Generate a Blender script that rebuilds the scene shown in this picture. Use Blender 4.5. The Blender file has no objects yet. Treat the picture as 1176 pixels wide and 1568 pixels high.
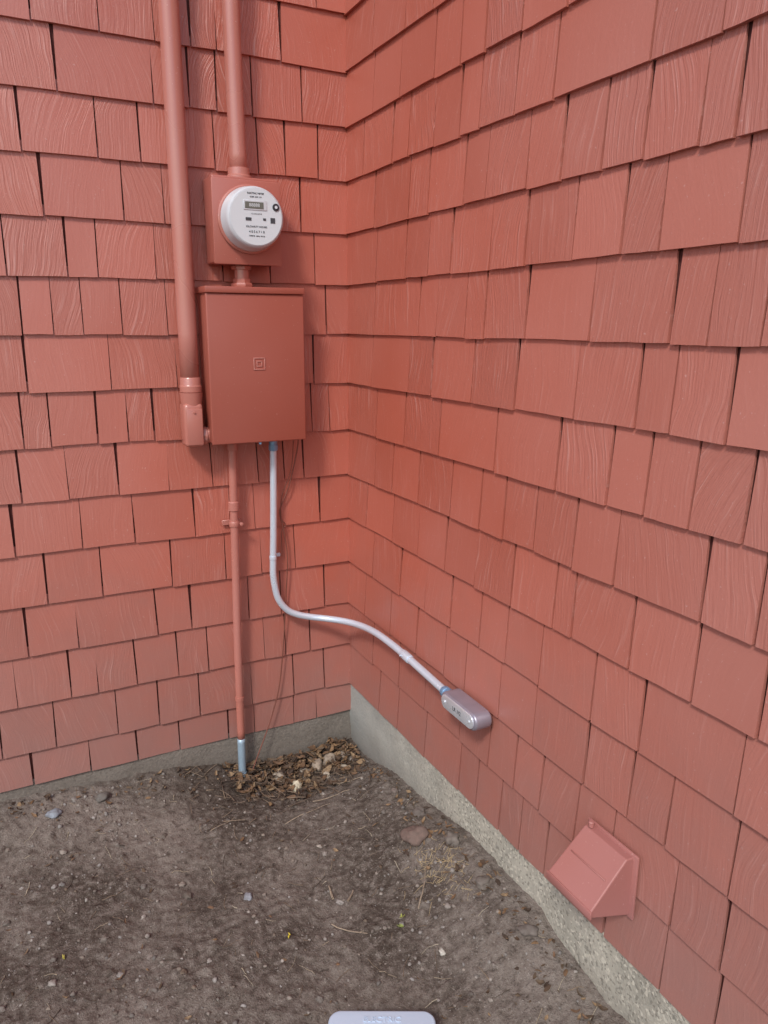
import bpy, bmesh, math, random
import numpy as np
from mathutils import Vector, Matrix, noise
random.seed(7); rng=np.random.default_rng(7)
D=bpy.data; SC=bpy.context.scene; COL=SC.collection
Z0=1.5073; E=0.152

# ---------------------------------------------------------------- helpers
def mat(name, base=(.5,.5,.5), rough=.5, metal=0.0, spec=.5):
    m=D.materials.new(name); m.use_nodes=True; nt=m.node_tree
    b=nt.nodes["Principled BSDF"]
    b.inputs["Base Color"].default_value=(*base,1); b.inputs["Roughness"].default_value=rough
    b.inputs["Metallic"].default_value=metal; b.inputs["Specular IOR Level"].default_value=spec
    return m,nt,b
def N(nt,t,**k):
    n=nt.nodes.new(t)
    for a,v in k.items(): setattr(n,a,v)
    return n
def noise_node(nt,vec,scale,detail=3,rough=.5,dist=0):
    n=N(nt,"ShaderNodeTexNoise"); n.inputs["Scale"].default_value=scale; n.inputs["Detail"].default_value=detail
    n.inputs["Roughness"].default_value=rough; n.inputs["Distortion"].default_value=dist
    if vec is not None: nt.links.new(vec,n.inputs["Vector"])
    return n
def mix(nt,fac,a,b,mode='MIX'):
    n=N(nt,"ShaderNodeMix",data_type='RGBA',blend_type=mode)
    for i,v in ((0,fac),(6,a),(7,b)):
        if hasattr(v,"links"): nt.links.new(v,n.inputs[i])
        else: n.inputs[i].default_value = v if i==0 else (*v,1)
    return n.outputs[2]
def maprange(nt,v,a,b,c,d):
    n=N(nt,"ShaderNodeMapRange"); nt.links.new(v,n.inputs[0])
    for i,x in enumerate((a,b,c,d)): n.inputs[i+1].default_value=x
    return n.outputs[0]
def mth(nt,op,a,b=0.0,c=None):
    n=N(nt,"ShaderNodeMath",operation=op)
    for i,v in enumerate((a,b,c)):
        if v is None: continue
        if hasattr(v,"links"): nt.links.new(v,n.inputs[i])
        else: n.inputs[i].default_value=v
    return n.outputs[0]
def bump(nt,b,h,strength,dist,prev=None):
    n=N(nt,"ShaderNodeBump"); n.inputs["Strength"].default_value=strength; n.inputs["Distance"].default_value=dist
    nt.links.new(h,n.inputs["Height"])
    if prev is not None: nt.links.new(prev,n.inputs["Normal"])
    nt.links.new(n.outputs[0],b.inputs["Normal"]); return n.outputs[0]
def obj(name,verts,faces,m=None,smooth=False,parent=None):
    me=D.meshes.new(name); me.from_pydata([tuple(v) for v in verts],[],faces); me.update()
    o=D.objects.new(name,me); COL.objects.link(o)
    if m: me.materials.append(m)
    if smooth: me.polygons.foreach_set("use_smooth",[True]*len(me.polygons))
    if parent: o.parent=parent
    return o
def empty(name,loc=(0,0,0)):
    o=D.objects.new(name,None); COL.objects.link(o); o.empty_display_size=.05; return o
def box(name,lo,hi,m,bev=.003,seg=2,parent=None,rot=None):
    bm=bmesh.new(); bmesh.ops.create_cube(bm,size=1)
    c=[(a+b)/2 for a,b in zip(lo,hi)]; s=[abs(b-a) for a,b in zip(lo,hi)]
    for v in bm.verts: v.co=Vector((v.co.x*s[0],v.co.y*s[1],v.co.z*s[2]))
    if bev>0: bmesh.ops.bevel(bm,geom=bm.edges[:],offset=bev,segments=seg,affect='EDGES',profile=.5)
    M=Matrix.Translation(c) @ (rot if rot is not None else Matrix())
    bm.transform(M)
    me=D.meshes.new(name); bm.to_mesh(me); bm.free(); me.materials.append(m)
    for p in me.polygons: p.use_smooth=True
    me.set_sharp_from_angle(angle=math.radians(40))
    o=D.objects.new(name,me); COL.objects.link(o)
    if parent: o.parent=parent
    return o
def lathe(name,origin,axis,prof,m,seg=40,parent=None):
    """prof: list of (distance along axis, radius)"""
    a=Vector(axis).normalized(); u=a.orthogonal().normalized(); w=a.cross(u); o=Vector(origin)
    vs=[];fs=[]
    for d,r in prof:
        for i in range(seg):
            t=2*math.pi*i/seg; vs.append(o+a*d+(u*math.cos(t)+w*math.sin(t))*r)
    for j in range(len(prof)-1):
        for i in range(seg):
            k=(i+1)%seg; fs.append((j*seg+i,j*seg+k,(j+1)*seg+k,(j+1)*seg+i))
    fs.append(tuple(range(seg))[::-1]); fs.append(tuple((len(prof)-1)*seg+i for i in range(seg)))
    ob=obj(name,vs,fs,m,True,parent); ob.data.set_sharp_from_angle(angle=math.radians(35)); return ob
def tube(name,pts,r,m,seg=20,parent=None,sub=10,caps=True):
    P=[Vector(p) for p in pts]; Q=[]
    for i in range(len(P)-1):
        p0=P[max(i-1,0)];p1=P[i];p2=P[i+1];p3=P[min(i+2,len(P)-1)]
        for j in range(sub):
            t=j/sub
            Q.append(.5*((2*p1)+(p2-p0)*t+(2*p0-5*p1+4*p2-p3)*t*t+(-p0+3*p1-3*p2+p3)*t**3))
    Q.append(P[-1])
    vs=[];fs=[];n=None
    for i,q in enumerate(Q):
        d=(Q[min(i+1,len(Q)-1)]-Q[max(i-1,0)]).normalized()
        n=d.orthogonal().normalized() if n is None else (n-d*n.dot(d)).normalized()
        w=d.cross(n)
        for k in range(seg):
            t=2*math.pi*k/seg; vs.append(q+(n*math.cos(t)+w*math.sin(t))*r)
    for i in range(len(Q)-1):
        for k in range(seg):
            l=(k+1)%seg; fs.append((i*seg+k,i*seg+l,(i+1)*seg+l,(i+1)*seg+k))
    if caps: fs.append(tuple(range(seg))[::-1]); fs.append(tuple((len(Q)-1)*seg+k for k in range(seg)))
    return obj(name,vs,fs,m,True,parent)
def text(name,s,size,loc,rotm,m,parent,depth=.0004,align='CENTER'):
    c=D.curves.new(name,'FONT'); c.body=s; c.size=size; c.extrude=depth; c.align_x=align; c.align_y='CENTER'
    t=D.objects.new(name+"_tmp",c); COL.objects.link(t)
    bpy.context.view_layer.update()
    me=D.meshes.new_from_object(t); D.objects.remove(t)
    o=D.objects.new(name,me); COL.objects.link(o); me.materials.clear(); me.materials.append(m)
    o.matrix_world=Matrix.Translation(loc)@rotm; o.parent=parent; return o
FRONT=Matrix.Rotation(math.radians(90),4,'X')   # text facing -y

# ---------------------------------------------------------------- materials
RED=(.49,.122,.076)
def red_paint(name,base=RED,rough=.36,grain=False,bumps=.25,spec=.85):
    m,nt,b=mat(name,base,rough,spec=spec)
    tc=N(nt,"ShaderNodeTexCoord"); ob=tc.outputs["Object"]
    n1=noise_node(nt,ob,2.2,3)
    col=mix(nt,maprange(nt,n1.outputs[0],.3,.7,0,1),tuple(c*.93 for c in base),(base[0]*1.0,base[1]*1.18,base[2]*1.35))
    # pale scuffs / dust specks
    n3=noise_node(nt,ob,150,2,.6)
    if grain:
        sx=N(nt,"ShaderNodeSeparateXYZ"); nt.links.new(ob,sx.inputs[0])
        # sky sheen painted into the base colour, paler and pinker away from the corner
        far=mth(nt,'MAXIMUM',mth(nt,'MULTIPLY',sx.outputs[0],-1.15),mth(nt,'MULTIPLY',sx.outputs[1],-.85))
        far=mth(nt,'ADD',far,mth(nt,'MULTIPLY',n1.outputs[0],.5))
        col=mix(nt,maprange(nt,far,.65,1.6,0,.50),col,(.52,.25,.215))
    col=mix(nt,maprange(nt,n3.outputs[0],.68,.77,0,.5),col,(.66,.45,.42))
    if grain:
        at=N(nt,"ShaderNodeAttribute",attribute_name="tint")
        sp=N(nt,"ShaderNodeSeparateColor"); nt.links.new(at.outputs["Color"],sp.inputs[0])
        f=maprange(nt,sp.outputs[0],0,1,.92,1.05)
        cmb=N(nt,"ShaderNodeCombineColor"); [nt.links.new(f,cmb.inputs[i]) for i in range(3)]
        col=mix(nt,1.0,col,cmb.outputs[0],'MULTIPLY')
        # splash-dirt low on the wall (true height above the ground)
        n4=noise_node(nt,ob,12,5,.6)
        hz=mth(nt,'ADD',sx.outputs[2],mth(nt,'MULTIPLY',n4.outputs[0],-.5))
        col=mix(nt,maprange(nt,hz,-.10,.62,.68,0),col,(.28,.175,.160))
        uv=N(nt,"ShaderNodeUVMap"); uv.uv_map="grain"
        warp=noise_node(nt,uv.outputs[0],6.0,1)
        sxy=N(nt,"ShaderNodeSeparateXYZ"); nt.links.new(uv.outputs[0],sxy.inputs[0])
        ux=mth(nt,'ADD',sxy.outputs[0],mth(nt,'MULTIPLY',warp.outputs[0],.045))
        uy=mth(nt,'MULTIPLY',sxy.outputs[1],.03)
        cx=N(nt,"ShaderNodeCombineXYZ"); nt.links.new(ux,cx.inputs[0]); nt.links.new(uy,cx.inputs[1])
        g=noise_node(nt,cx.outputs[0],175,4,.62)
        amp=maprange(nt,sp.outputs[1],0,1,.10,1.0)
        h=mth(nt,'MULTIPLY',g.outputs[0],amp)
        bump(nt,b,mth(nt,'ADD',h,mth(nt,'MULTIPLY',n3.outputs[0],.10)),.9,.0038)
        # paint worn thin on the raised grain
        col=mix(nt,mth(nt,'MULTIPLY',maprange(nt,g.outputs[0],.57,.78,0,.8),amp),col,(.74,.47,.43))
        col=mix(nt,mth(nt,'MULTIPLY',maprange(nt,g.outputs[0],.44,.28,0,.40),amp),col,(.32,.085,.060))
    else:
        n5=noise_node(nt,ob,120,4)
        bump(nt,b,n5.outputs[0],bumps,.0008)
    nt.links.new(col,b.inputs["Base Color"])
    nt.links.new(maprange(nt,n1.outputs[0],.3,.7,rough-.04,rough+.08),b.inputs["Roughness"])
    return m
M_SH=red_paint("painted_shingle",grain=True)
M_RED=red_paint("painted_metal",(.44,.125,.088),.34)
M_RED2=red_paint("painted_metal_dark",(.37,.092,.060),.36,bumps=.15,spec=.6)
M_PIPE=red_paint("painted_pipe",(.50,.175,.13),.24,bumps=.08,spec=.95)
M_VENT=red_paint("dusty_painted_vent",(.43,.17,.145),.5,bumps=.3,spec=.5)
M_SUB,_,_=mat("shingle_underlay",(.10,.025,.02),.8)

def metal(name,c,rough,mt=1.0,var=.8):
    m,nt,b=mat(name,c,rough,mt); tc=N(nt,"ShaderNodeTexCoord")
    n=noise_node(nt,tc.outputs["Object"],14,2,.5)
    nt.links.new(mix(nt,maprange(nt,n.outputs[0],.35,.7,0,1),c,tuple(x*var for x in c)),b.inputs["Base Color"])
    nt.links.new(maprange(nt,n.outputs[0],.3,.7,rough-.03,rough+.06),b.inputs["Roughness"]); return m
M_EMT=metal("galvanised_steel",(.72,.82,.95),.22,.35,.95)
M_CAST=metal("cast_aluminium",(.40,.38,.46),.36,.5)
M_COV=metal("stamped_cover",(.78,.83,.90),.26,.45)
M_BLUE=metal("coupling_zinc",(.28,.50,.78),.33,.5)
M_GAL=metal("weathered_galvanised",(.42,.57,.70),.42,.35)
M_COP=metal("ground_wire",(.24,.09,.065),.55,.2)
M_WHT,_,_=mat("meter_plastic",(.60,.63,.68),.28)
M_FACE,_,_=mat("meter_face",(.66,.72,.77),.35)
M_INK,_,_=mat("printed_ink",(.06,.065,.075),.5)
M_LCD,_,_=mat("lcd",(.15,.16,.14),.2)
M_BLK,_,_=mat("dark_plastic",(.03,.03,.035),.4)
M_LID,ntl,bl=mat("box_plastic",(.52,.63,.78),.4)

# concrete
def concrete(name,c,peb,dirt=(.15,.13,.115),dz=.14,grad=False):
    m,nt,b=mat(name,c,.9,spec=.25); tc=N(nt,"ShaderNodeTexCoord"); ob=tc.outputs["Object"]
    n=noise_node(nt,ob,9,6,.65)
    v=N(nt,"ShaderNodeTexVoronoi"); v.inputs["Scale"].default_value=170; nt.links.new(ob,v.inputs[0])
    n2=noise_node(nt,ob,110,4,.65)
    sx=N(nt,"ShaderNodeSeparateXYZ"); nt.links.new(ob,sx.inputs[0])
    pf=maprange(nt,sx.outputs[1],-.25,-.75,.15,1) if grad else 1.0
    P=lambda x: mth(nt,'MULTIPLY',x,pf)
    col=mix(nt,maprange(nt,n.outputs[0],.3,.7,0,1),tuple(x*.74 for x in c),tuple(min(1,x*1.1) for x in c))
    sc=N(nt,"ShaderNodeSeparateColor"); nt.links.new(v.outputs["Color"],sc.inputs[0])
    col=mix(nt,P(maprange(nt,sc.outputs[0],.78,.84,0,peb)),col,tuple(x*.45 for x in c))
    col=mix(nt,P(maprange(nt,sc.outputs[1],.80,.87,0,peb)),col,tuple(min(x*1.4,.8) for x in c))
    col=mix(nt,P(maprange(nt,n2.outputs[0],.55,.68,0,peb*.6)),col,tuple(x*.5 for x in c))
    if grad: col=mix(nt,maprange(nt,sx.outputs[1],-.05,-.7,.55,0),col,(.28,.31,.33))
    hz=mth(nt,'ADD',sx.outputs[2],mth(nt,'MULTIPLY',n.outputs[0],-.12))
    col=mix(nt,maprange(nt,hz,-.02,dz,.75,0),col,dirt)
    nt.links.new(col,b.inputs["Base Color"])
    p=bump(nt,b,n2.outputs[0],.6,.005); bump(nt,b,n.outputs[0],.5,.01,p); return m
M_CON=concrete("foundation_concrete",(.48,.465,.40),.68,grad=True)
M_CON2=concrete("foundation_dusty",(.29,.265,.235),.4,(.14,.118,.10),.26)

# ---------------------------------------------------------------- house
house=empty("red_shingle_house")
LG={5:[-.851,-.690,-.551,-.456,-.385,-.198],4:[-.804,-.564,-.467,-.391,-.289,-.138],3:[-.901,-.717,-.607,-.403,-.276,-.193,-.090],
2:[-.863,-.662,-.553,-.481,-.149],1:[-.966,-.818,-.741,-.586,-.25,-.106],0:[-.944,-.867,-.791,-.688,-.563,-.069],-1:[-.946,-.730,-.545,-.116],
-2:[-.970,-.901,-.778,-.694,-.620,-.124,-.062],-3:[-.990,-.868,-.732,-.588,-.455,-.309,-.222,-.156],-4:[-1.022,-.845,-.697,-.517,-.406,-.326,-.102],
-5:[-.952,-.801,-.597,-.428,-.309,-.192],-6:[-.881,-.650,-.545,-.358,-.247,-.090],-7:[-1.062,-.915,-.838,-.723,-.595,-.499,-.309,-.235,-.146],
-8:[-1.118,-.971,-.792,-.665,-.535,-.359,-.209,-.095],-9:[-1.044,-.739,-.606,-.444,-.354,-.212,-.127]}
RG={5:[-.185,-.375],4:[-.186,-.349,-.526,-.643],3:[-.121,-.306,-.398,-.530,-.648,-.729,-.861,-.987,-1.236],
2:[-.195,-.403,-.505,-.672,-.765,-.913,-1.023,-1.136,-1.237,-1.355,-1.422],1:[-.208,-.388,-.511,-.621,-.788,-.919,-1.071,-1.201,-1.291],
0:[-.195,-.465,-.556,-.694,-.777,-.931,-1.133,-1.331,-1.409],-1:[-.178,-.414,-.539,-.732,-.905,-1.103,-1.269,-1.350,-1.465],
-2:[-.210,-.390,-.585,-.839,-1.061,-1.212,-1.308,-1.410,-1.516],-3:[-.201,-.320,-.478,-.650,-.785,-.884,-1.0,-1.128,-1.248,-1.454,-1.559],
-4:[-.139,-.322,-.482,-.630,-.773,-.927,-1.078,-1.140,-1.305,-1.454],-5:[-.188,-.376,-.525,-.664,-.803,-.914,-1.043,-1.214,-1.346,-1.562],
-6:[-.128,-.313,-.480,-.637,-.742,-.896,-1.035,-1.208,-1.334,-1.431,-1.571],-7:[-.188,-.372,-.534,-.726,-.863,-.971,-1.07,-1.191,-1.298,-1.462,-1.573],
-8:[-.237,-.366,-.540,-.729,-.815,-.920,-1.005,-1.102,-1.299,-1.454,-1.576]}
def wall(name,G,left,k0,zcut,length,ktop=11):
    vs=[];fs=[];uv=[];tint=[]
    for k in range(k0,ktop):
        g=sorted(-q for q in G.get(k,[]))
        pos=[-.012]
        for q in g:
            while q-pos[-1]>.30: pos.append(pos[-1]+(q-pos[-1])*random.uniform(.4,.6))
            pos.append(q)
        while pos[-1]<length: pos.append(pos[-1]+random.choice([random.uniform(.09,.15),random.uniform(.13,.24)]))
        zb=Z0+k*E; gnext=random.uniform(.0013,.0030)
        for a,c in zip(pos[:-1],pos[1:]):
            gp=gnext; gnext=random.uniform(.0012,.0028) if left else random.uniform(.0017,.0036)
            s0=a+gp; s1=c-gnext
            if a==-.012: s0=a
            dz=random.uniform(-.0022,.0022); tl=random.uniform(-.0013,.0013)
            b0=max(zb+dz+tl,zcut+random.uniform(-.002,.002)); b1=max(zb+dz-tl,zcut); zt=zb+E+.028
            n0=random.uniform(-.0009,.0009)
            ln0=random.uniform(-.0007,.0007); ln1=-ln0; th=.0092
            lean=random.uniform(-.0040,.0040)
            def fn(z,base): # outward offset of the tapered front
                return base-(z-zb)/E*.0088
            cols=4; rows=3; base=len(vs); cup=random.uniform(-.0010,.0014)
            ang=random.uniform(-.22,.22); ox,oy=random.uniform(0,50),random.uniform(0,50)
            ca,sa=math.cos(ang),math.sin(ang); cur=random.uniform(-1.3,1.3)
            t0=random.random(); t1=random.random()**1.1
            if zb<Z0-4*E: t1*=.45
            elif zb<Z0-2*E: t1*=.8
            def put(s,z,n):
                vs.append((-s,-n,z) if left else (-n,-s,z))
                x=s-a; y=z-zb; xx=x+cur*y*y
                uv.append((xx*ca-y*sa+ox,xx*sa+y*ca+oy)); tint.append((t0,t1,0,1))
            for j in range(rows+1):
                for i in range(cols+1):
                    f=i/cols; s=s0+(s1-s0)*f; zb_=b0+(b1-b0)*f; z=zb_+(zt-zb_)*j/rows
                    if j==0 and 0<i<cols: z+=random.uniform(-.0006,.0006)
                    nn=fn(z,n0*(1-j/rows)+ln0*(1-f)*(1-j/rows)+ln1*f*(1-j/rows))+cup*(1-(2*f-1)**2)*(1-j/rows)
                    put(s+lean*j/rows,z,nn)
            ir=lambda j,i: base+j*(cols+1)+i
            for j in range(rows):
                for i in range(cols):
                    fs.append((ir(j,i),ir(j,i+1),ir(j+1,i+1),ir(j+1,i)))
            rb=len(vs)
            for i in range(cols+1):
                f=i/cols; put(s0+(s1-s0)*f,b0+(b1-b0)*f,-th-.001)
            for i in range(cols): fs.append((rb+i,rb+i+1,ir(0,i+1),ir(0,i)))
            tl_=len(vs); put(s0+lean,zt,-.0130); put(s1+lean,zt,-.0130)
            fs.append((rb,ir(0,0))+tuple(ir(j,0) for j in range(1,rows+1))+(tl_,))
            fs.append((rb+cols,)+(tl_+1,)+tuple(ir(j,cols) for j in range(rows,-1,-1)))
    me=D.meshes.new(name); me.from_pydata(vs,[],fs); me.update()
    ul=me.uv_layers.new(name="grain"); li=np.zeros(len(me.loops),dtype=np.int32); me.loops.foreach_get("vertex_index",li)
    ul.data.foreach_set("uv",np.array(uv,dtype=np.float32)[li].ravel())
    ca=me.color_attributes.new("tint",'FLOAT_COLOR','POINT'); ca.data.foreach_set("color",np.array(tint,dtype=np.float32).ravel())
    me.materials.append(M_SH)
    bm=bmesh.new(); bm.from_mesh(me); bmesh.ops.recalc_face_normals(bm,faces=bm.faces)
    bm.normal_update()
    for f in bm.faces:
        if len(f.verts)==4 and abs(f.normal.y if left else f.normal.x)>.9:
            if (f.normal.y if left else f.normal.x)>0: f.normal_flip()
    bm.to_mesh(me); bm.free()
    o=D.objects.new(name,me); COL.objects.link(o); o.parent=house; return o
wall("meter_wall_shingles",LG,True,-9,.182,4.2)
wall("side_wall_shingles",RG,False,-8,.289,4.6)
TOP=Z0+11*E
box("wall_core_back",(-4.2,.0145,.17),(.30,.25,TOP),M_SUB,0,parent=house)
box("wall_core_side",(.0145,-4.6,.28),(.25,.0145,TOP),M_SUB,0,parent=house)
box("cap_board",(-4.2,-.02,TOP+.002),(.27,.27,TOP+.04),M_RED,.003,parent=house)
def rough_slab(name,axis,length,ztop,off,m):
    """foundation face with real unevenness. axis 0: face looks to -y, 1: looks to -x"""
    nx=int(length/.012); nz=34; vs=[];fs=[]
    for j in range(nz+1):
        z=-.35+(ztop+.35)*j/nz
        for i in range(nx+1):
            s=-.05+i*length/nx
            n=noise.noise((s*9,z*9,axis*7))*.004+noise.noise((s*45,z*45,axis*7))*.0018
            vs.append((-s,off+n,z) if axis==0 else (off+n,-s,z))
    for j in range(nz):
        for i in range(nx):
            a=j*(nx+1)+i; q=(a,a+1,a+nx+2,a+nx+1); fs.append(q[::-1] if axis==0 else q)
    b0=len(vs)
    for i in range(nx+1):
        s=-.05+i*length/nx; vs.append((-s,off+.2,ztop) if axis==0 else (off+.2,-s,ztop))
    for i in range(nx):
        a=nz*(nx+1)+i; q=(a,a+1,b0+i+1,b0+i); fs.append(q[::-1] if axis==0 else q)
    return obj(name,vs,fs,m,True,house)
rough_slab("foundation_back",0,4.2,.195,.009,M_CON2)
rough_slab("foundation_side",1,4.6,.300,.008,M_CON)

# ---------------------------------------------------------------- ground
def hgt(x,y):
    B=np.interp(-y,[0,.2,.34,.51,.73,.92,1.1,1.23,1.35,1.7,3],[.0,.03,.055,.06,.10,.11,.115,.075,.05,.04,.04])
    h=.078-.078*np.exp(-((x+.20)/.30)**2-(y/.28)**2)+B*np.exp(-(x/.17)**2)
    h+=.062*np.exp(-((x+1.05)/.50)**2-(y/.20)**2)
    h+=.055*np.exp(-((x+.16)/.22)**2-(y/.095)**2)      # litter heaped in the corner
    h+=.018*np.exp(-((x+.62)/.22)**2-(y/.08)**2)
    return h
def gn(x,y):
    v=noise.noise((x*3.1,y*3.1,0))*.018+noise.noise((x*11,y*11,3))*.008
    c=noise.noise((x*34,y*34,5)); v+=max(c,0)**1.2*.010
    c=noise.noise((x*60,y*60,15)); v+=max(c,0)**1.2*.007
    v+=noise.noise((x*95,y*95,9))*.0032
    return v
def hz(x,y): return float(hgt(x,y))+gn(x,y)
def axis_pts(lo,hi,step):
    d=list(np.arange(lo,hi+1e-6,step)); r=d[-1]; s=step
    while r<80: s*=1.35; r+=s; d.append(r)
    l=d[0]; s=step
    while l>-80: s*=1.35; l-=s; d.insert(0,l)
    return d
X=axis_pts(-1.5,.03,.006); Y=axis_pts(-1.5,.03,.006)
vs=[];fs=[]
for y in Y:
    for x in X:
        near=-3<x<.2 and -3.5<y<.2
        z=hz(x,y) if near else float(hgt(max(min(x,0.2),-6),max(min(y,.2),-6)))+noise.noise((x*.6,y*.6,0))*.03
        vs.append((x,y,z))
nx=len(X)
for j in range(len(Y)-1):
    for i in range(nx-1):
        a=j*nx+i; fs.append((a,a+1,a+nx+1,a+nx))
m,nt,b=mat("dirt",(.2,.17,.15),.95,spec=.15)
tc=N(nt,"ShaderNodeTexCoord"); ob=tc.outputs["Object"]
n1=noise_node(nt,ob,2.8,6,.6); n2=noise_node(nt,ob,50,5,.7); n3=noise_node(nt,ob,210,3,.7)
col=mix(nt,maprange(nt,n1.outputs[0],.36,.60,0,1),(.088,.070,.058),(.215,.183,.160))
col=mix(nt,maprange(nt,n2.outputs[0],.48,.66,0,.7),col,(.275,.242,.215))
col=mix(nt,maprange(nt,n2.outputs[0],.32,.45,.8,0),col,(.062,.048,.040))
col=mix(nt,maprange(nt,n3.outputs[0],.60,.70,0,.8),col,(.40,.37,.34))
col=mix(nt,maprange(nt,n3.outputs[0],.30,.40,.6,0),col,(.042,.034,.029))
# soil and litter coloured darker towards the corner
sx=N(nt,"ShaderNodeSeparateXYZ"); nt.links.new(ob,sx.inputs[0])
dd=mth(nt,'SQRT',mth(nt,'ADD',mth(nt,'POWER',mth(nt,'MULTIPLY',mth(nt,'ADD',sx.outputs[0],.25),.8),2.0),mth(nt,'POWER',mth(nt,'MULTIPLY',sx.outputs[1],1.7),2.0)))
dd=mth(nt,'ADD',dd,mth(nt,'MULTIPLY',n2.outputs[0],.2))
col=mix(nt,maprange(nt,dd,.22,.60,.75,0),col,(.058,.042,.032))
nt.links.new(col,b.inputs["Base Color"])
p=bump(nt,b,n2.outputs[0],.9,.010); bump(nt,b,n3.outputs[0],.8,.004,p)
obj("ground",vs,fs,m,True)

# scatter helpers -------------------------------------------------
def attr_mat(name,rough=.8,sc=80):
    m,nt,b=mat(name,(.3,.3,.3),rough,spec=.25); at=N(nt,"ShaderNodeAttribute",attribute_name="tint")
    tc=N(nt,"ShaderNodeTexCoord"); n=noise_node(nt,tc.outputs["Object"],sc,4,.6)
    c=mix(nt,maprange(nt,n.outputs[0],.35,.7,0,.6),at.outputs["Color"],(.10,.08,.07))
    nt.links.new(c,b.inputs["Base Color"]); bump(nt,b,n.outputs[0],.6,.003); return m
M_STONE=attr_mat("stone"); M_LEAF=attr_mat("dead_leaf",.75,120); M_TWIG=attr_mat("twig",.85,200)
def build(name,parts,m,smooth=False):
    vs=[];fs=[];tn=[]
    for v,f,c in parts:
        b0=len(vs); vs+=v; fs+=[tuple(i+b0 for i in q) for q in f]; tn+=[(*c,1)]*len(v)
    o=obj(name,vs,fs,m,smooth); ca=o.data.color_attributes.new("tint",'FLOAT_COLOR','POINT')
    ca.data.foreach_set("color",np.array(tn,dtype=np.float32).ravel()); return o
bm=bmesh.new(); bmesh.ops.create_icosphere(bm,subdivisions=1,radius=1); IV=[v.co.copy() for v in bm.verts]; IF=[tuple(v.index for v in f.verts) for f in bm.faces]; bm.free()
bm=bmesh.new(); bmesh.ops.create_icosphere(bm,subdivisions=3,radius=1); JV=[v.co.copy() for v in bm.verts]; JF=[tuple(v.index for v in f.verts) for f in bm.faces]; bm.free()
def stone(x,y,r,col,flat=.6,big=False,sink=.35,z=None):
    V,F=(JV,JF) if big else (IV,IF)
    R=Matrix.Rotation(random.uniform(0,6.3),3,'Z')@Matrix.Rotation(random.uniform(-.3,.3),3,'X')
    sx,sy,sz=r*random.uniform(.8,1.3),r*random.uniform(.7,1.0),r*flat*random.uniform(.8,1.2)
    seed=random.uniform(0,99); zz=(hz(x,y) if z is None else z)+sz*(1-sink)-.002
    out=[]
    for v in V:
        k=1+noise.noise((v.x*1.3+seed,v.y*1.3,v.z*1.3))*.5
        if big: k+=noise.noise((v.x*3.3+seed,v.y*3.3,v.z*3.3))*.16
        w=R@Vector((v.x*sx*k,v.y*sy*k,v.z*sz*k)); out.append((x+w.x,y+w.y,zz+w.z))
    return out,F,col
def gray():
    g=random.uniform(.10,.36); w=random.uniform(.01,.045); return (g+w,g,g-w*.8)
parts=[]
for i in range(4800):
    x=-abs(random.uniform(.01,1.7)); y=-random.uniform(.01,1.7)
    d=noise.noise((x*4,y*4,8))
    if d<random.uniform(-.5,.35): continue
    parts.append(stone(x,y,random.choice([.0018,.0022,.003,.0035,.005])*random.uniform(.8,1.4),gray(),.7))
build("gravel_scatter",parts,M_STONE,True)
parts=[]
for (x,y,r,c) in [(-.262,-.145,.027,(.72,.66,.50)),(-.205,-.08,.026,(.33,.29,.24)),(-.16,-.07,.028,(.38,.31,.24)),(-.11,-.07,.032,(.34,.28,.22)),
  (-.06,-.07,.028,(.30,.25,.20)),(-.04,-.12,.020,(.26,.23,.20)),(-.30,-.08,.022,(.36,.31,.25)),(-.08,-.14,.016,(.50,.45,.36)),(-.15,-.13,.014,(.46,.40,.32)),(-.35,-.06,.018,(.28,.24,.20)),
  (-.114,-.696,.034,(.20,.14,.12)),(-.05,-.60,.018,(.19,.165,.15)),(-.045,-.78,.020,(.2,.175,.155)),(-.06,-.95,.018,(.2,.175,.155)),(-.05,-1.12,.020,(.19,.165,.15)),(-.57,-.62,.013,(.30,.32,.36)),
  (-.05,-.45,.014,(.22,.18,.16)),(-1.0,-.10,.016,(.30,.34,.40)),(-.86,-.07,.018,(.15,.14,.13)),(-.22,-1.02,.009,(.6,.58,.52)),(-.33,-.52,.008,(.45,.40,.35))]:
    parts.append(stone(x,y,r,c,.65,True,.38))
for i in range(110):
    x=-random.uniform(.02,1.4); y=-random.uniform(.03,1.6); parts.append(stone(x,y,random.uniform(.004,.010),gray(),.6,True,.45))
build("rocks",parts,M_STONE,True)
# dead leaves
def leaf(x,y,z,L,col):
    R=Matrix.Rotation(random.uniform(0,6.3),3,'Z')@Matrix.Rotation(random.uniform(-.7,.7),3,'X')@Matrix.Rotation(random.uniform(-.5,.5),3,'Y')
    W=L*random.uniform(.3,.6); cu=random.uniform(-.9,1.3); vs=[];fs=[]; n=5
    for i in range(n+1):
        t=i/n; w=W*math.sin(math.pi*min(max(t*.92+.05,0),1))**.8
        for s in (-1,0,1):
            v=R@Vector(((t-.5)*L,s*w*.5*random.uniform(.7,1.2),cu*L*((t-.5)**2)+abs(s)*W*.25*cu)); vs.append((min(x+v.x,-.003),min(y+v.y,-.004),z+v.z))
    for i in range(n):
        for s in (0,1): a=i*3+s; fs.append((a,a+1,a+4,a+3))
    return vs,fs,col
LC=[(.17,.095,.048),(.24,.145,.075),(.09,.055,.032),(.31,.21,.12),(.06,.038,.026),(.20,.115,.065),(.13,.09,.058)]
parts=[]
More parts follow.
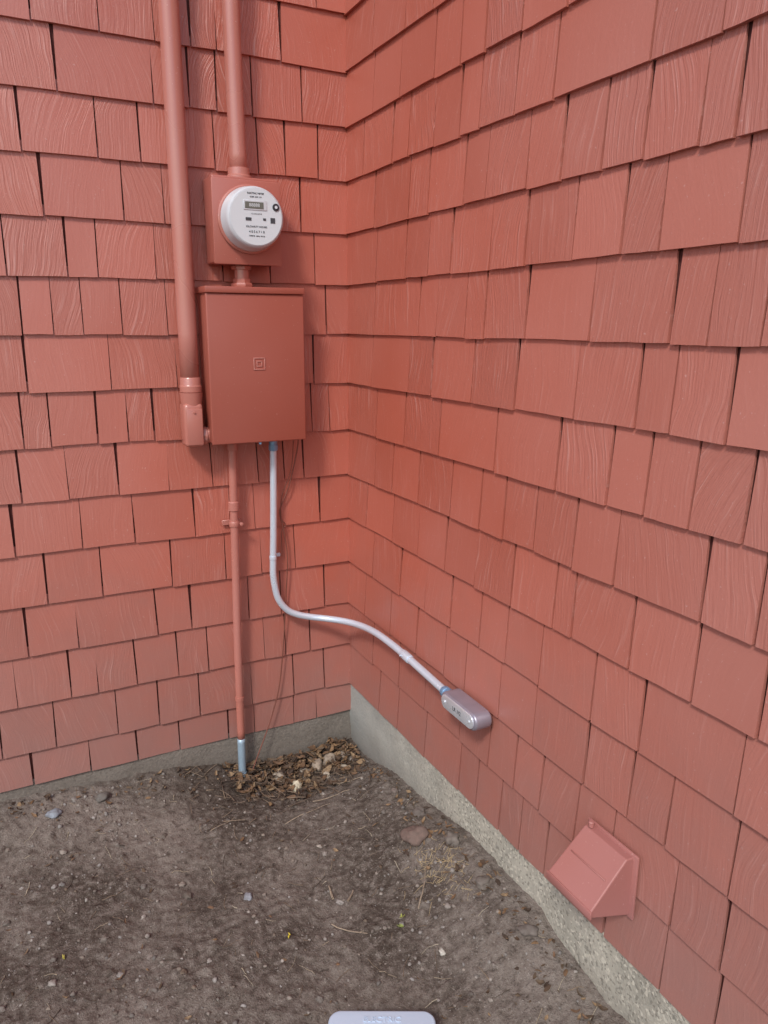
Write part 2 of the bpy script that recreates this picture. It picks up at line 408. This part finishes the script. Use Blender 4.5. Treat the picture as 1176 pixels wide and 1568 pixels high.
for i in range(760):
    x=-random.uniform(.012,.46); y=-abs(random.gauss(.065,.075))
    if y>-.010 or y<-.29: continue
    if x<-.33 and random.random()<.5: continue
    parts.append(leaf(x,y,hz(x,y)+random.uniform(.002,.028)*math.exp(-((x+.16)/.24)**2-(y/.16)**2)+.004,random.uniform(.016,.046),random.choice(LC)))
for i in range(120):
    x=-random.uniform(.4,1.4); y=-abs(random.gauss(.02,.05))-.01
    parts.append(leaf(x,y,hz(x,y)+.004,random.uniform(.008,.024),random.choice(LC)))
for i in range(200):
    x=-random.uniform(.02,1.5); y=-random.uniform(.02,1.6)
    parts.append(leaf(x,y,hz(x,y)+.004,random.uniform(.006,.020),random.choice(LC)))
for i in range(190):
    y=-random.uniform(.1,1.4); x=-abs(random.gauss(.03,.05))-.012
    parts.append(leaf(x,y,hz(x,y)+.004,random.uniform(.008,.024),random.choice(LC)))
for (x,y,c) in [(-.52,-.80,(.75,.62,.06)),(-.25,-.88,(.35,.38,.10)),(-1.02,-.62,(.55,.5,.1)),(-.27,-.90,(.3,.36,.1))]:
    for j in range(2): parts.append(leaf(x+random.uniform(-.005,.005),y,hz(x,y)+.006,.013,c))
build("dead_leaves",parts,M_LEAF)
# twigs and straw
def twig(x,y,L,r,col,ang=None,z=None):
    a=random.uniform(0,6.3) if ang is None else ang; n=6; vs=[];fs=[]; bend=random.uniform(-.35,.35)
    for i in range(n+1):
        t=i/n-.5; px=x+math.cos(a)*t*L-math.sin(a)*bend*L*(t*t-.1); py=y+math.sin(a)*t*L+math.cos(a)*bend*L*(t*t-.1)
        px=min(px,-.006); py=min(py,-.006)
        pz=(hz(px,py)+r*1.2) if z is None else z+t*L*.15
        rr=r*(1-.5*(i/n))
        for k in range(5):
            th=k*1.2566; vs.append((px-math.sin(a)*rr*math.cos(th),py+math.cos(a)*rr*math.cos(th),pz+rr*math.sin(th)))
    for i in range(n):
        for k in range(5): l=(k+1)%5; fs.append((i*5+k,i*5+l,(i+1)*5+l,(i+1)*5+k))
    return vs,fs,col
TC=[(.28,.21,.15),(.20,.145,.105),(.40,.33,.24),(.08,.058,.045),(.5,.44,.34)]
parts=[]
for i in range(460):
    x=-random.uniform(.02,1.6); y=-random.uniform(.02,1.6)
    parts.append(twig(x,y,random.uniform(.012,.055),random.uniform(.0006,.0014),random.choice(TC)))
for i in range(330):
    x=-abs(random.gauss(.25,.18))-.01; y=-abs(random.gauss(.12,.09))-.01
    parts.append(twig(x,y,random.uniform(.02,.09),random.uniform(.0007,.0022),random.choice([TC[1],TC[3],TC[3],TC[0]]),z=hz(x,y)+random.uniform(.002,.015)))
for i in range(120):
    x=-.06-random.gauss(.05,.03); y=-.83+random.gauss(0,.05)
    x=min(x,-.01); parts.append(twig(x,y,random.uniform(.01,.035),.0007,(.55,.43,.25)))
for (x,y,L,a,r) in [(-.17,-.84,.11,.9,.0024),(-.38,-.84,.10,-.9,.0020),(-.37,-.70,.045,1.4,.004),(-.33,-.74,.04,.8,.0035),(-.3,-.35,.16,.15,.0018),(-.55,-.3,.09,.4,.0018),(-.2,-.3,.12,-.2,.002),(-.12,-.25,.1,-.5,.002)]:
    parts.append(twig(x,y,L,r,(.40,.32,.24),a))
build("twigs",parts,M_TWIG,True)

# ---------------------------------------------------------------- service conduit, left
o=empty("painted_service_conduit")
tube("pipe",[(-.522,-.052,3.1),(-.521,-.052,2.2),(-.519,-.052,1.36)],.0265,M_PIPE,32,o,4)
lathe("coupling",(-.519,-.052,1.345),(0,0,1),[(0,.029),(.002,.0315),(.018,.0315),(.02,.030),(.022,.029),(.04,.029),(.043,.0272)],M_PIPE,36,o)
lathe("elbow_hub",(-.519,-.052,1.290),(0,0,1),[(0,.027),(.035,.031),(.055,.033)],M_PIPE,36,o)
box("elbow_body",(-.548,-.082,1.188),(-.492,-.014,1.315),M_PIPE,.012,4,o)
box("elbow_cover",(-.543,-.0865,1.195),(-.497,-.081,1.300),M_PIPE,.002,2,o)
lathe("elbow_outlet",(-.497,-.050,1.218),(1,0,0),[(0,.026),(.014,.028),(.016,.024),(.035,.024)],M_PIPE,32,o)
lathe("strap_screw",(-.52,-.088,1.29),(0,-1,0),[(0,.004),(.002,.003)],M_PIPE,10,o)

# mast over the meter
o=empty("painted_meter_riser")
tube("pipe",[(-.361,-.06,3.1),(-.358,-.06,2.3),(-.354,-.06,1.94)],.0235,M_PIPE,32,o,4)
lathe("hub",(-.354,-.06,1.925),(0,0,1),[(0,.036),(.012,.036),(.016,.031),(.034,.0295),(.036,.0245)],M_PIPE,32,o)

# ---------------------------------------------------------------- meter + socket
o=empty("electric_meter")
box("socket_box",(-.442,-.098,1.704),(-.253,-.004,1.932),M_RED,.004,3,o)
box("socket_cover",(-.446,-.106,1.700),(-.250,-.0985,1.924),M_RED,.003,2,o)
lathe("retaining_ring",(-.343,-.104,1.820),(0,-1,0),[(0,.089),(.006,.091),(.012,.091),(.016,.087)],M_PIPE,56,o)
lathe("meter_body",(-.343,-.115,1.820),(0,-1,0),[(0,.0845),(.012,.0845),(.016,.083),(.044,.0805),(.052,.0785),(.0555,.0745)],M_WHT,64,o)
lathe("meter_face",(-.343,-.1708,1.820),(0,-1,0),[(0,.073),(.0012,.0725)],M_FACE,64,o)
fy=-.1725
box("display_bezel",(-.378,fy-.0012,1.837),(-.312,fy+.001,1.862),M_WHT,.001,1,o)
box("display_lcd",(-.374,fy-.0022,1.841),(-.322,fy-.001,1.858),M_LCD,.0005,1,o)
text("display_digits","88888",.012,(-.348,fy-.0023,1.8495),FRONT,M_FACE,o,.0002)
lathe("optical_port",(-.287,fy+.001,1.848),(0,-1,0),[(0,.0095),(.003,.0095),(.0035,.006)],M_BLK,24,o)
lathe("optical_lens",(-.287,fy-.002,1.848),(0,-1,0),[(0,.004),(.0012,.004)],M_FACE,16,o)
box("icon",(-.373,fy-.0004,1.810),(-.357,fy+.001,1.818),M_INK,0,1,o)
box("icon_2",(-.324,fy-.0004,1.812),(-.316,fy+.001,1.818),M_INK,0,1,o)
box("code_patch",(-.303,fy-.0004,1.806),(-.290,fy+.001,1.820),M_INK,0,1,o)
text("label_top","ELECTRIC METER",.0062,(-.343,fy,1.880),FRONT,M_INK,o)
text("label_top2","CL200  240V  3W",.0045,(-.343,fy,1.871),FRONT,M_INK,o)
text("label_a","1 2 3 4 5 6 7 8",.0050,(-.343,fy,1.828),FRONT,M_INK,o)
text("label_b","KILOWATT HOURS",.0068,(-.343,fy,1.795),FRONT,M_INK,o)
text("label_c","4 0 5 6 7 1 8",.0085,(-.343,fy,1.782),FRONT,M_INK,o)
text("label_d","TYPE SR  60Hz  FM 2S",.0048,(-.343,fy,1.771),FRONT,M_INK,o)
lathe("nipple",(-.355,-.055,1.62),(0,0,1),[(0,.021),(.09,.021)],M_PIPE,24,o)
lathe("locknut",(-.355,-.055,1.640),(0,0,1),[(0,.031),(.006,.033),(.012,.031),(.014,.026),(.024,.026)],M_RED,8,o)
lathe("locknut_top",(-.355,-.055,1.690),(0,0,1),[(0,.030),(.009,.030)],M_RED,8,o)

# ---------------------------------------------------------------- panel
o=empty("electrical_panel")
box("enclosure",(-.476,-.108,1.199),(-.194,-.004,1.634),M_RED2,.003,2,o)
box("door",(-.480,-.120,1.196),(-.191,-.1085,1.6215),M_RED2,.004,3,o)
box("rain_lip",(-.482,-.126,1.622),(-.189,-.002,1.640),M_RED2,.003,2,o)
def frame(name,cx,cz,s,w,y):
    for i,(a,b_,c,d) in enumerate([(-s,-s,s,-s+w),(-s,s-w,s,s),(-s,-s+w,-s+w,s-w),(s-w,-s+w,s,s-w)]):
        box(f"{name}_{i}",(cx+a,y-.0022,cz+b_),(cx+c,y+.001,cz+d),M_PIPE,.0006,1,o)
frame("emblem_outer",-.332,1.426,.0175,.003,-.120)
frame("emblem_inner",-.332,1.426,.0085,.003,-.120)
box("knockout_plate",(-.42,-.085,1.1965),(-.36,-.03,1.1985),M_RED2,.001,1,o)
lathe("latch_screw",(-.335,-.112,1.196),(0,0,-1),[(0,.005),(.006,.0045)],M_BLUE,12,o)

# ---------------------------------------------------------------- lower painted conduit
o=empty("painted_ground_conduit")
tube("pipe",[(-.4,-.037,1.20),(-.404,-.037,.95),(-.411,-.037,.5),(-.413,-.037,.19)],.0125,M_PIPE,24,o,6)
tube("bare_section",[(-.413,-.037,.195),(-.4135,-.037,.12),(-.414,-.037,-.08)],.0127,M_GAL,24,o,3)
lathe("coupling",(-.4035,-.037,.975),(0,0,1),[(0,.014),(.003,.0165),(.028,.0165),(.031,.014)],M_PIPE,24,o)
box("strap",(-.436,-.012,.926),(-.376,-.006,.942),M_PIPE,.001,1,o)
lathe("clamp",(-.4045,-.037,.925),(0,0,1),[(0,.0145),(.002,.0155),(.016,.0155),(.018,.0145)],M_PIPE,24,o)
lathe("clamp_bolt",(-.385,-.045,.934),(0,-1,0),[(0,.006),(.008,.006),(.009,.004)],M_PIPE,6,o)
lathe("connector",(-.4,-.037,1.165),(0,0,1),[(0,.0145),(.003,.016),(.03,.016)],M_PIPE,24,o)
lathe("collar",(-.4125,-.037,.335),(0,0,1),[(0,.0145),(.012,.0145)],M_PIPE,24,o)
lathe("base_coupling",(-.414,-.037,.0),(0,0,1),[(0,.017),(.05,.017),(.054,.015),(.07,.015)],M_GAL,24,o)

# ---------------------------------------------------------------- metal conduit (EMT)
o=empty("metal_conduit")
path=[(-.270,-.037,1.19),(-.273,-.036,1.05),(-.277,-.034,.90),(-.281,-.032,.79),(-.281,-.032,.735),(-.268,-.032,.665),(-.238,-.033,.620),(-.200,-.036,.597),(-.155,-.042,.583),
      (-.112,-.062,.577),(-.075,-.100,.577),(-.053,-.150,.582),(-.043,-.220,.592),(-.040,-.30,.601),(-.038,-.40,.603),(-.037,-.50,.600),(-.036,-.62,.593),(-.036,-.745,.586)]
tube("tube",path,.0108,M_EMT,20,o,8)
lathe("panel_connector",(-.270,-.037,1.155),(0,0,1),[(0,.0125),(.004,.0145),(.018,.0145),(.020,.013),(.032,.013),(.034,.018),(.044,.018)],M_BLUE,24,o)
lathe("coupling",(-.037,-.470,.6012),(0,-1,-.04),[(0,.0125),(.004,.0135),(.040,.0135),(.044,.0125)],M_EMT,24,o)
lathe("coupling_screw",(-.051,-.483,.603),(-1,0,.3),[(0,.003),(.004,.003)],M_EMT,8,o)
box("strap",(-.282,-.010,.800),(-.248,-.004,.812),M_EMT,.001,1,o)
lathe("strap_loop",(-.281,-.033,.800),(0,0,1),[(0,.0118),(.012,.0118)],M_EMT,20,o)
lathe("strap_screw",(-.257,-.010,.806),(0,-1,0),[(0,.004),(.004,.003)],M_EMT,8,o)
lathe("body_connector",(-.036,-.700,.588),(0,-1,-.05),[(0,.0125),(.004,.015),(.014,.015),(.016,.0125),(.022,.0125),(.024,.0165),(.034,.0165)],M_BLUE,24,o)
def capsule(name,y0,y1,zc,r,x0,x1,m,bev=.003):
    bm=bmesh.new(); n=12; pts=[]
    for i in range(n+1):
        pts.append((y0+ math.sin(math.pi*i/n)*r, zc+math.cos(math.pi*i/n)*r))
    for i in range(n+1):
        pts.append((y1- math.sin(math.pi*i/n)*r, zc-math.cos(math.pi*i/n)*r))
    v=[bm.verts.new((x0,p[0],p[1])) for p in pts]; f=bm.faces.new(v)
    r_=bmesh.ops.extrude_face_region(bm,geom=[f]); 
    for e in r_["geom"]:
        if isinstance(e,bmesh.types.BMVert): e.co.x=x1
    bmesh.ops.recalc_face_normals(bm,faces=bm.faces)
    bmesh.ops.remove_doubles(bm,verts=bm.verts,dist=1e-5)
    caps=[f for f in bm.faces if abs(f.normal.x)>.9]; ed={e for f in caps for e in f.edges}
    bmesh.ops.bevel(bm,geom=list(ed),offset=bev,segments=3,affect='EDGES',profile=.5)
    me=D.meshes.new(name); bm.to_mesh(me); bm.free(); me.materials.append(m)
    for p in me.polygons: p.use_smooth=True
    me.set_sharp_from_angle(angle=math.radians(40))
    ob=D.objects.new(name,me); COL.objects.link(ob); ob.parent=o; return ob
capsule("conduit_body",-.748,-.868,.585,.0235,-.0600,-.010,M_CAST,.006)
capsule("cover_plate",-.752,-.864,.585,.0190,-.0635,-.0590,M_COV,.0012)
for yy in (-.750,-.866): lathe("cover_screw",(-.0630,yy,.585),(-1,0,0),[(0,.004),(.003,.0035)],M_COV,10,o)
text("cover_text","LR 1/2",.015,(-.0637,-.808,.585),Matrix.Rotation(math.radians(-90),4,'Z')@Matrix.Rotation(math.radians(90),4,'X'),M_BLK,o)

# ---------------------------------------------------------------- loose wire
o=empty("ground_wire")
tube("strand",[(-.183,-.03,1.195),(-.186,-.018,1.14),(-.215,-.014,1.03),(-.246,-.012,.955),(-.238,-.014,.90),(-.225,-.013,.80),(-.231,-.012,.692),(-.242,-.012,.55),(-.255,-.012,.42),(-.272,-.014,.32),(-.31,-.02,.21),(-.352,-.03,.121),(-.40,-.05,.03)],.0021,M_COP,8,o,8)
tube("strand_b",[(-.20,-.03,1.195),(-.205,-.016,1.09),(-.238,-.012,1.0),(-.243,-.013,.93),(-.228,-.012,.905),(-.242,-.011,.88),(-.243,-.012,.80)],.0015,M_COP,8,o,8)

# ---------------------------------------------------------------- vent hood
o=empty("dryer_vent_hood")
y0,y1=-1.250,-1.370; zt=.531; zb=.398; xf=-.112; zf=.450
def poly(name,vs,fs,m,bev=.003):
    bm=bmesh.new(); V=[bm.verts.new(v) for v in vs]; [bm.faces.new([V[i] for i in f]) for f in fs]
    bmesh.ops.recalc_face_normals(bm,faces=bm.faces); bmesh.ops.bevel(bm,geom=bm.edges[:],offset=bev,segments=2,affect='EDGES',profile=.5)
    me=D.meshes.new(name); bm.to_mesh(me); bm.free(); me.materials.append(m)
    ob=D.objects.new(name,me); COL.objects.link(ob); ob.parent=o; return ob
poly("hood",[(-.004,y0,zt),(-.004,y1,zt),(-.004,y0,zb),(-.004,y1,zb),(xf,y0+.004,zf),(xf,y1-.004,zf),(xf,y0+.004,zf-.014),(xf,y1-.004,zf-.014),(-.026,y0,zt+.002),(-.026,y1,zt+.002)],
 [(0,1,9,8),(8,9,5,4),(4,5,7,6),(6,7,3,2),(0,2,3,1),(0,8,4,6,2),(1,3,7,5,9)],M_VENT,.0025)
box("wall_flange",(-.008,y1-.010,zb-.004),(-.002,y0+.010,zt+.006),M_VENT,.002,2,o)
box("front_lip",(xf-.003,y1-.006,zf-.016),(xf+.002,y0+.006,zf+.001),M_VENT,.0015,2,o)
box("hood_rib",(-.068-.0015,y1+.010,.4925),(-.068+.0015,y0-.010,.4955),M_VENT,.001,1,o)
lathe("duct_stub",(-.02,-1.262,.535),(0,0,1),[(0,.006),(.010,.006),(.012,.004)],M_VENT,14,o)

# ---------------------------------------------------------------- white plastic box at the bottom edge
o=empty("plastic_box")
yaw=-.46787; Rz=Matrix.Rotation(yaw,4,'Z')
c=Vector((-.434,-1.13,0))+Vector((-.451,-.8925,0))*.075
def rbox(name,sx,sy,z0,z1,r,m,bev):
    bm=bmesh.new(); vs=[]
    for qx,qy,a0 in ((1,1,0),(-1,1,90),(-1,-1,180),(1,-1,270)):
        for i in range(9):
            t=math.radians(a0+i*90/8); vs.append(bm.verts.new((qx*(sx/2-r)+math.cos(t)*r,qy*(sy/2-r)+math.sin(t)*r,z0)))
    f=bm.faces.new(vs); g=bmesh.ops.extrude_face_region(bm,geom=[f])
    for e in g["geom"]:
        if isinstance(e,bmesh.types.BMVert): e.co.z=z1
    bmesh.ops.recalc_face_normals(bm,faces=bm.faces)
    ed=[e for e in bm.edges if abs(e.verts[0].co.z-z1)<1e-6 and abs(e.verts[1].co.z-z1)<1e-6]
    bmesh.ops.bevel(bm,geom=ed,offset=bev,segments=4,affect='EDGES',profile=.5)
    bm.transform(Matrix.Translation(c)@Rz)
    me=D.meshes.new(name); bm.to_mesh(me); bm.free(); me.materials.append(m)
    for p in me.polygons: p.use_smooth=True
    me.set_sharp_from_angle(angle=math.radians(40))
    ob=D.objects.new(name,me); COL.objects.link(ob); ob.parent=o
rbox("base",.215,.145,.04,.122,.022,M_LID,.002)
rbox("lid",.222,.152,.124,.142,.026,M_LID,.006)
text("lid_text","ELECTRIC",.018,c+Vector((.451,.8925,0))*.052+Vector((0,0,.1425)),Rz,M_LID,o,.0012)

# ---------------------------------------------------------------- light
w=D.worlds.new("World"); SC.world=w; w.use_nodes=True; nt=w.node_tree
sky=nt.nodes.new("ShaderNodeTexSky"); sky.sky_type='NISHITA'; sky.sun_disc=False
el=math.radians(44); sdir=Vector((-.70*math.cos(el),-.714*math.cos(el),math.sin(el)))
sky.sun_elevation=el; sky.sun_rotation=math.atan2(sdir.x,sdir.y)
sky.air_density=1.0; sky.dust_density=2.0
nt.links.new(sky.outputs[0],nt.nodes["Background"].inputs[0]); nt.nodes["Background"].inputs[1].default_value=.15
L=D.lights.new("sun",'SUN'); L.energy=2.1; L.angle=math.radians(9); L.color=(1,.965,.91)
lo=D.objects.new("sun",L); COL.objects.link(lo); lo.rotation_euler=(-sdir).to_track_quat('-Z','Y').to_euler()

# ---------------------------------------------------------------- camera
yawc,pit,rol,fpx=.46787,.24073,.00445,1162.14
sy,cy,sp,cp=math.sin(yawc),math.cos(yawc),math.sin(pit),math.cos(pit)
F=Vector((sy*cp,cy*cp,-sp));R=Vector((cy,-sy,0));U=Vector((sy*sp,cy*sp,cp))
R2=R*math.cos(rol)+U*math.sin(rol); U2=-R*math.sin(rol)+U*math.cos(rol)
cam=D.cameras.new("camera"); co=D.objects.new("camera",cam); COL.objects.link(co)
Mx=Matrix((( R2.x,U2.x,-F.x,-1.01898),(R2.y,U2.y,-F.y,-2.28658),(R2.z,U2.z,-F.z,1.535),(0,0,0,1)))
co.matrix_world=Mx; cam.sensor_fit='HORIZONTAL'; cam.sensor_width=36; cam.lens=36*fpx/1176; cam.clip_end=500; cam.clip_start=.05
SC.camera=co
SC.view_settings.view_transform='Standard'; SC.view_settings.look='None'; SC.view_settings.exposure=0
